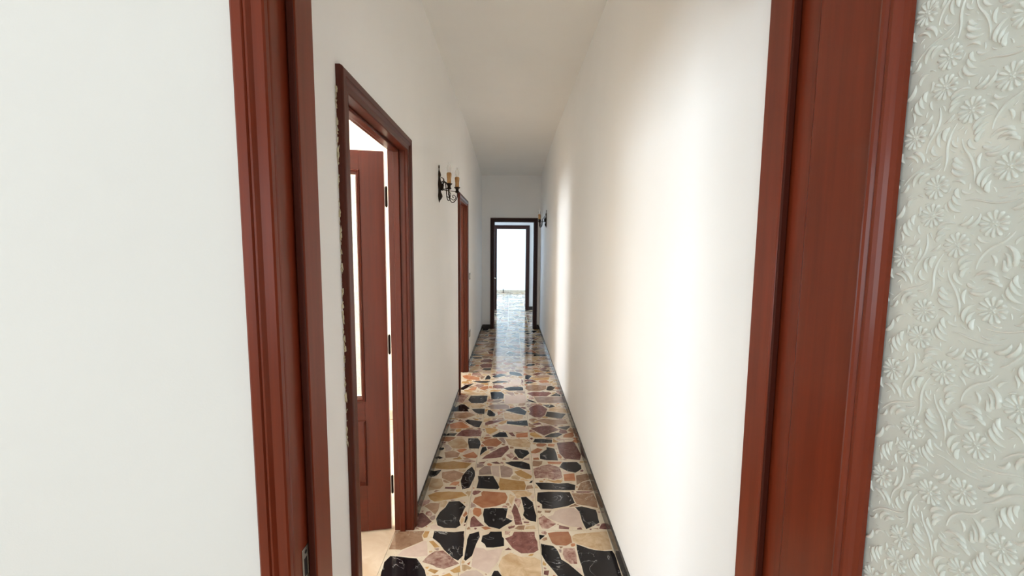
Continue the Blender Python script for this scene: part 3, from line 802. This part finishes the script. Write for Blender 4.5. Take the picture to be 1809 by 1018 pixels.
def relief(x0, x1, z0, z1, yp, seed=5):
    """raised scrolls and daisies pressed into the glass, one repeat over and over"""
    g = random.Random(seed); TW, TH = 0.150, 0.160
    el = []                                                  # element: list of (x, z, half width)

    def comma(x, z, a, L, k, w, n=7):
        pts = []; s = L / (n - 1)
        for i in range(n):
            t = i / (n - 1); pts.append((x, z, w * (0.10 + 1.35 * t ** 0.8 * (1 - t) ** 0.45)))
            x += s * math.cos(a); z += s * math.sin(a); a += k * s
        return pts
    dais = [(0.028, 0.030), (0.100, 0.018), (0.064, 0.088), (0.132, 0.104), (0.020, 0.128), (0.098, 0.142)]
    DR = 0.0150

    def near(p):
        return min(math.hypot((p[0] - a + TW / 2) % TW - TW / 2, (p[1] - b + TH / 2) % TH - TH / 2) for a, b in dais)
    for a, b in dais:
        for k in range(12):
            th = 2 * PI * k / 12; el.append([(a + math.cos(th) * r * DR, b + math.sin(th) * r * DR * 1.02, wd) for r, wd in ((.34, .0004), (.5, .0013), (.78, .0022), (.95, .0022), (1.03, .0010))])
        for k in range(4):
            th = PI / 4 + PI / 2 * k; el.append([(a + math.cos(th) * .0007, b + math.sin(th) * .0007, .0006), (a + math.cos(th) * .003, b + math.sin(th) * .003, .0012), (a + math.cos(th) * .004, b + math.sin(th) * .004, .0003)])
    import numpy as np
    taken = [np.empty((0, 2))]

    def fits(c, gap):
        q = np.array([(p[0], p[1]) for p in c]); w_ = max(p[2] for p in c)
        for a, b in dais:
            d = np.abs((q - (a, b) + (TW / 2, TH / 2)) % (TW, TH) - (TW / 2, TH / 2))
            if (np.hypot(d[:, 0], d[:, 1]) < DR + gap * 0.55).any(): return False
        T = taken[0]
        if len(T):
            d = (q[:, None] - T[None] + (TW / 2, TH / 2)) % (TW, TH) - (TW / 2, TH / 2)
            if (np.hypot(d[..., 0], d[..., 1]) < gap).any(): return False
        return True

    def take(c): el.append(c); taken[0] = np.vstack((taken[0], [(p[0], p[1]) for p in c]))
    for tries, build in ((60, 0), (2500, 3), (3000, 2), (3500, 1), (2500, 4)):
        for _ in range(tries):
            x, z, a, s = g.uniform(0, TW), g.uniform(0, TH), g.uniform(0, 2 * PI), g.choice((-1, 1))
            if build == 0:                                   # long thin stems
                k0 = s * g.uniform(14, 30); p = (x, z); c = []
                for i in range(11): c.append((p[0], p[1], .0007 + .0009 * math.sin(PI * i / 10))); p = (p[0] + .0058 * math.cos(a), p[1] + .0058 * math.sin(a)); a += k0 * .0058 * (1 if i < 6 else -1.2)
                if len(el) < 110 and fits(c, .0058): take(c)
            elif build in (3, 2):                            # fans of nested crescents
                fan = []
                for m_ in range(build):
                    off = m_ * .0082; L = g.uniform(.023, .030) * (1 - .2 * m_)
                    fan.append(comma(x + off * math.cos(a + s * 1.3), z + off * math.sin(a + s * 1.3), a + s * .25 * m_, L, s * (66 + 14 * m_), g.uniform(.0034, .0046), 9))
                if all(fits(c, .0044) for c in fan):
                    for c in fan: take(c)
            else:
                L = g.uniform(.013, .022) if build == 1 else g.uniform(.006, .010)
                c = comma(x, z, a, L, s * g.uniform(60, 120), L * .155, 8)
                if fits(c, .0044 if build == 1 else .0036): take(c)
    V, Fc = [], []
    for i in range(int((x1 - x0) / TW) + 2):
        for j in range(int((z1 - z0) / TH) + 2):
            ox, oz = x0 + (i - 0.3) * TW + (j % 2) * 0.0, z0 + (j - 0.3) * TH
            for e in el:
                if len(e) < 2: continue
                if any(not (x0 < q[0] + ox < x1 and z0 < q[1] + oz < z1) for q in e): continue
                s = len(V); n = len(e)
                for m_, q in enumerate(e):
                    a, b = e[max(m_ - 1, 0)], e[min(m_ + 1, n - 1)]; tx, tz = b[0] - a[0], b[1] - a[1]; L = math.hypot(tx, tz) or 1; nx, nz = -tz / L, tx / L
                    X, Z, w_ = q[0] + ox, q[1] + oz, q[2]; hh = min(w_ * 1.35, .0044)
                    V += [(X - nx * w_, yp + .0002, Z - nz * w_), (X - nx * w_ * .45, yp - hh * .85, Z - nz * w_ * .45), (X + nx * w_ * .45, yp - hh * .85, Z + nz * w_ * .45), (X + nx * w_, yp + .0002, Z + nz * w_)]
                for m_ in range(n - 1):
                    for c in range(3): Fc.append((s + 4 * m_ + c, s + 4 * m_ + c + 1, s + 4 * m_ + 5 + c, s + 4 * m_ + 4 + c))
    me = D.meshes.new('embossed_pattern'); me.from_pydata(V, [], Fc); me.update()
    for p in me.polygons: p.use_smooth = True
    return me


def hinge(parent, x, y, z):
    bm = bmesh.new(); lathe(bm, [(0, -.055), (.004, -.052), (.0065, -.047), (.0065, .047), (.004, .052), (0, .056)], 12, Matrix.Translation((x, y, z)))
    return obj('hinge', bm, IRON, parent, smooth=True)


def lever(parent, x, y, z, sgn, dirx):
    e = empty('handle'); e.parent = parent
    bm = bmesh.new(); box(bm, x - .02, x + .02, min(y, y + sgn * .006), max(y, y + sgn * .006), z - .11, z + .07); obj('handle_plate', bm, BRASS, e, bevel=.002)
    bm = bmesh.new(); tube(bm, spline([(x, y, z), (x, y + sgn * .03, z), (x + dirx * .012, y + sgn * .048, z), (x + dirx * .06, y + sgn * .05, z + .002), (x + dirx * .115, y + sgn * .046, z - .004)], 6), .0085, 10)
    obj('lever', bm, BRASS, e, smooth=True)


BOL = [(-.006, 0), (-.006, .004), (0, .008), (.006, .0095), (.010, .0075), (.014, .0035), (.018, .0055), (.026, .0060), (.031, .002), (.035, -.003), (.043, -.007), (.043, -.014), (0, -.014)]


def door_leaf(label, loc, rz, W, H, st, gz, pz, wv, wh, emboss=0, th=.042, hz=(.25, 1.03, 1.80), hy=0.0, handle=None, mould=1.0, eside=-1, edge=.0012):
    """leaf along +x from its hinge edge, visible face y = 0, opened by rz"""
    e = empty('door_leaf', loc, rz); tag(e, label, 'door')
    z0 = 0.008
    boxes('stile', [(0, st, 0, th, z0, H)], wv, e, edge); boxes('stile', [(W - st, W, 0, th, z0, H)], wv, e, edge)
    boxes('rail', [(st, W - st, .0003, th - .0003, gz[1], H)], wh, e, .0006)
    boxes('rail', [(st, W - st, .0003, th - .0003, pz[1], gz[0])], wh, e, .0006)
    boxes('rail', [(st, W - st, .0003, th - .0003, z0, pz[0])], wh, e, .0006)
    prof = [(a * mould, b) for a, b in BOL]
    for y, s in ((0, -1), (th, 1)):
        bm = bmesh.new(); ring_mould(bm, st, W - st, gz[0], gz[1], prof, y, s); obj('glass_bead', bm, wv, e)
        bm = bmesh.new(); ring_mould(bm, st, W - st, pz[0], pz[1], [(a * .6 * mould, b) for a, b in BOL], y, s); obj('panel_moulding', bm, wv, e)
    bm = bmesh.new(); x0, x1, a, b = st, W - st, pz[0], pz[1]
    box(bm, x0, x1, .012, th - .012, a, b)
    q = .07
    v1 = [bm.verts.new(p) for p in ((x0 + .03, .012, a + .03), (x1 - .03, .012, a + .03), (x1 - .03, .012, b - .03), (x0 + .03, .012, b - .03))]
    v2 = [bm.verts.new(p) for p in ((x0 + q, .004, a + q), (x1 - q, .004, a + q), (x1 - q, .004, b - q), (x0 + q, .004, b - q))]
    for i in range(4): bm.faces.new((v1[i], v1[(i + 1) % 4], v2[(i + 1) % 4], v2[i]))
    bm.faces.new(v2); obj('panel', bm, wv, e)
    g = boxes('glass_pane', [(st + .03 * mould, W - st - .03 * mould, th / 2 - .0035, th / 2 + .0025, gz[0] + .03, gz[1] - .03)], GLASS, e)
    g['label'] = 'pale green embossed glass with scrolls and daisies'
    if emboss:
        me = relief(st + .036 * mould, W - st - .036 * mould, max(gz[0] + .04, emboss[0]), min(gz[1] - .04, emboss[1]), th / 2 - .0035)
        if eside > 0:
            for v in me.vertices: v.co.y = th - v.co.y - .001
            me.flip_normals()
        me.materials.append(GLASS); o = D.objects.new('embossed_pattern', me); COL.objects.link(o); o.parent = g; o['kind'] = 'stuff'
    for z in hz: hinge(e, -.008, hy, z)
    if handle:
        for y, s in ((0, -1), (th, 1)): lever(e, W - .055, y, handle, s, -1)
    return e


door_leaf('mahogany door with mint embossed glass standing open beside the camera on the right', (0.530, 0.766, 0), -PI / 2 + 0.0, 0.95, HF - 0.006, 0.138, (0.62, 1.995), (0.17, 0.48),
          WOOD, WOODY, emboss=(0.7, 1.98), hy=.046, handle=0.93, mould=0.72, edge=.007)
door_leaf('mahogany glazed door opened into the first side room on the left', (XB - 0.030, D1[1] + 0.046, 0), PI + math.radians(10), 0.715, HD - 0.006, 0.120, (0.735, 1.925), (0.27, 0.63),
          CWOOD, CWOODX, emboss=(0.76, 1.9), hy=0.020, handle=0.93, mould=0.42, eside=1)
door_leaf('dark wooden door with lever handle swung open beyond the corridor end', (DE[0] - 0.006, YEB + 0.02, 0), PI / 2 + math.radians(4), 0.74, HE_D - 0.006, 0.12, (0.735, 1.90), (0.27, 0.63),
          DWOOD, DWOOD, handle=0.90, mould=0.6)

# ------------------------------------------------------------------ wall lamps


def sconce(label, loc, rz):
    """two-candle wall lamp: x out of the wall, y along it, z = 0 at the bar that carries the cups"""
    e = empty('wall_lamp', loc, rz); tag(e, label, 'wall lamp', 'two-candle wall lamps of the corridor')
    bm = bmesh.new()                          # flattened turned backplate with spike and leaf
    prof = [(0, .178), (.004, .172), (.006, .160), (.003, .150), (.004, .138), (.011, .122), (.015, .105), (.010, .088), (.012, .070), (.020, .050), (.024, .030), (.018, .012), (.013, 0), (.015, -.02), (.024, -.038), (.026, -.052), (.016, -.068), (.006, -.080), (.003, -.090), (0, -.096)]
    lathe(bm, [(r * 1.15, z) for r, z in prof], 16, Matrix.Translation((.004, 0, 0)) @ Matrix.Scale(0.8, 4, (1, 0, 0)))
    obj('backplate', bm, IRON, e, smooth=True)
    bm = bmesh.new(); lathe(bm, [(0, .045), (.011, .043), (.013, .03), (.010, .012), (.014, .003), (.009, -.006), (0, -.008)], 14, Matrix.Translation((.026, 0, 0))); obj('boss', bm, IRON, e, smooth=True)
    bm = bmesh.new()
    for s in (1, -1):
        tube(bm, [(.02 + .021 * math.sin(a) * (1 - a / 11), s * .010, .085 - .020 * (1 - math.cos(a)) * (1 - a / 14)) for a in [k * .45 for k in range(13)]], .0026, 6)
    obj('scroll', bm, IRON, e, smooth=True)
    for s in (1, -1):
        n = Vector((.108 + .010 * s, s * .095, 0))
        bm = bmesh.new()
        tube(bm, spline([(.030, 0, .035), (.044, s * .014, .056), (.058, s * .030, .040), (.064, s * .038, -.010), (.070, s * .045, -.060), (.084, s * .062, -.086), (.102, s * .083, -.076), (n.x, n.y, -.040), (n.x, n.y, -.006)], 7), .0034, 8)
        obj('arm', bm, IRON, e, smooth=True)
        bm = bmesh.new()
        c = Vector((.094, s * .077, -.045)); u = Vector((.77, s * .64, 0))
        tube(bm, [c + u * (.024 * (1 - k / 17) * math.cos(k * .55 + 3.6)) + Vector((0, 0, .026 * (1 - k / 17) * math.sin(k * .55 + 3.6))) for k in range(15)], .0026, 6)
        obj('scroll', bm, IRON, e, smooth=True)
        bm = bmesh.new(); tube(bm, [(.022, 0, .000), (.06, s * .05, -.002), (n.x, n.y, -.004)], .0028, 6); obj('brace', bm, IRON, e, smooth=True)
        bm = bmesh.new(); lathe(bm, [(0, -.014), (.012, -.012), (.017, -.004), (.011, .003), (.012, .016), (.023, .026), (.024, .029), (.012, .027), (0, .027)], 18, Matrix.Translation(n)); obj('cup', bm, IRON, e, smooth=True)
        bm = bmesh.new(); lathe(bm, [(0, .026), (.0145, .026), (.0148, .04), (.0142, .06), (.0172, .085), (.0178, .096), (.0150, .104), (.0140, .101), (0, .100)], 18, Matrix.Translation(n))
        cd = obj('candle_sleeve', bm, CANDLE, e, smooth=True)
        bm = bmesh.new(); lathe(bm, [(.0085, .100), (.010, .108), (.0148, .124), (.0158, .136), (.0125, .152), (.006, .166), (.0018, .174), (0, .176)], 18, Matrix.Translation(n)); obj('bulb', bm, BULB, e, smooth=True)
    return e


sconce('two-candle iron wall lamp on the left wall, between the side doorways', (XL + 0.001, 3.14, 1.965), -0.07)
sconce('small far iron wall lamp on the right wall near the corridor end', (XR - 0.001, 6.53, 1.94), PI)

# ------------------------------------------------------------------ switch, socket, door stop


def plate(name, label, cat, z, n):
    e = empty(name, (XL, 5.45, z)); tag(e, label, cat)
    boxes('cover_plate', [(0, .007, -.06, .06, -.042, .042)], GREYP, e, .002)
    for k in range(n):
        y = -.036 + .036 * k if n == 3 else -.02 + .04 * k
        boxes('rocker' if n == 3 else 'socket_insert', [(.007, .011, y - .011, y + .011, -.023, .023)], PLASTIC, e, .001)


plate('light_switch', 'small grey light switch on the left wall past the farther doorway', 'switch', 1.165, 3)
plate('wall_socket', 'small grey wall socket low on the left wall', 'socket', 0.41, 2)
e = empty('door_stop_post', (-0.232, 14.13, 0)); tag(e, 'tiny dark post on the floor before the bright far wall', 'doorstop')
bm = bmesh.new(); lathe(bm, [(0, 0), (.03, 0), (.03, .006), (.014, .012), (.012, .10), (.010, .125), (0, .128)], 16); obj('post', bm, IRON, e, smooth=True)
bm = bmesh.new(); lathe(bm, [(.0125, .07), (.018, .072), (.018, .098), (.0125, .1)], 16); obj('rubber_ring', bm, BLACK, e, smooth=True)

# ------------------------------------------------------------------ windows (outside the picture; the daylight comes through them)


def window(name, loc, rz, W, z0, z1):
    e = empty(name, loc, rz); struct(e)
    boxes('window_frame', [(0, .06, .02, .08, z0, z1), (W - .06, W, .02, .08, z0, z1), (.06, W - .06, .02, .08, z0, z0 + .06), (.06, W - .06, .02, .08, z1 - .06, z1)], WFRAME, e)
    boxes('mullion', [(W / 2 - .035, W / 2 + .035, .025, .075, z0 + .06, z1 - .06)], WFRAME, e)
    for a, b in ((.06, W / 2 - .035), (W / 2 + .035, W - .06)): boxes('pane', [(a, b, .048, .052, z0 + .06, z1 - .06)], WPANE, e)


window('window_1', (-0.3, -3.2, 0), PI, 2.2, 0.8, 2.4)
window('window_2', (-3.8, 1.6, 0), PI / 2, 1.9, 0.8, 2.3)
window('window_3', (-3.8, 4.7, 0), PI / 2, 1.4, 0.8, 2.3)
window('window_4', (-1.45, YG, 0), 0, 0.85, 0.8, 2.3)
window('window_5', (-2.4, 11.3, 0), PI / 2, 2.2, 0.7, 2.3)
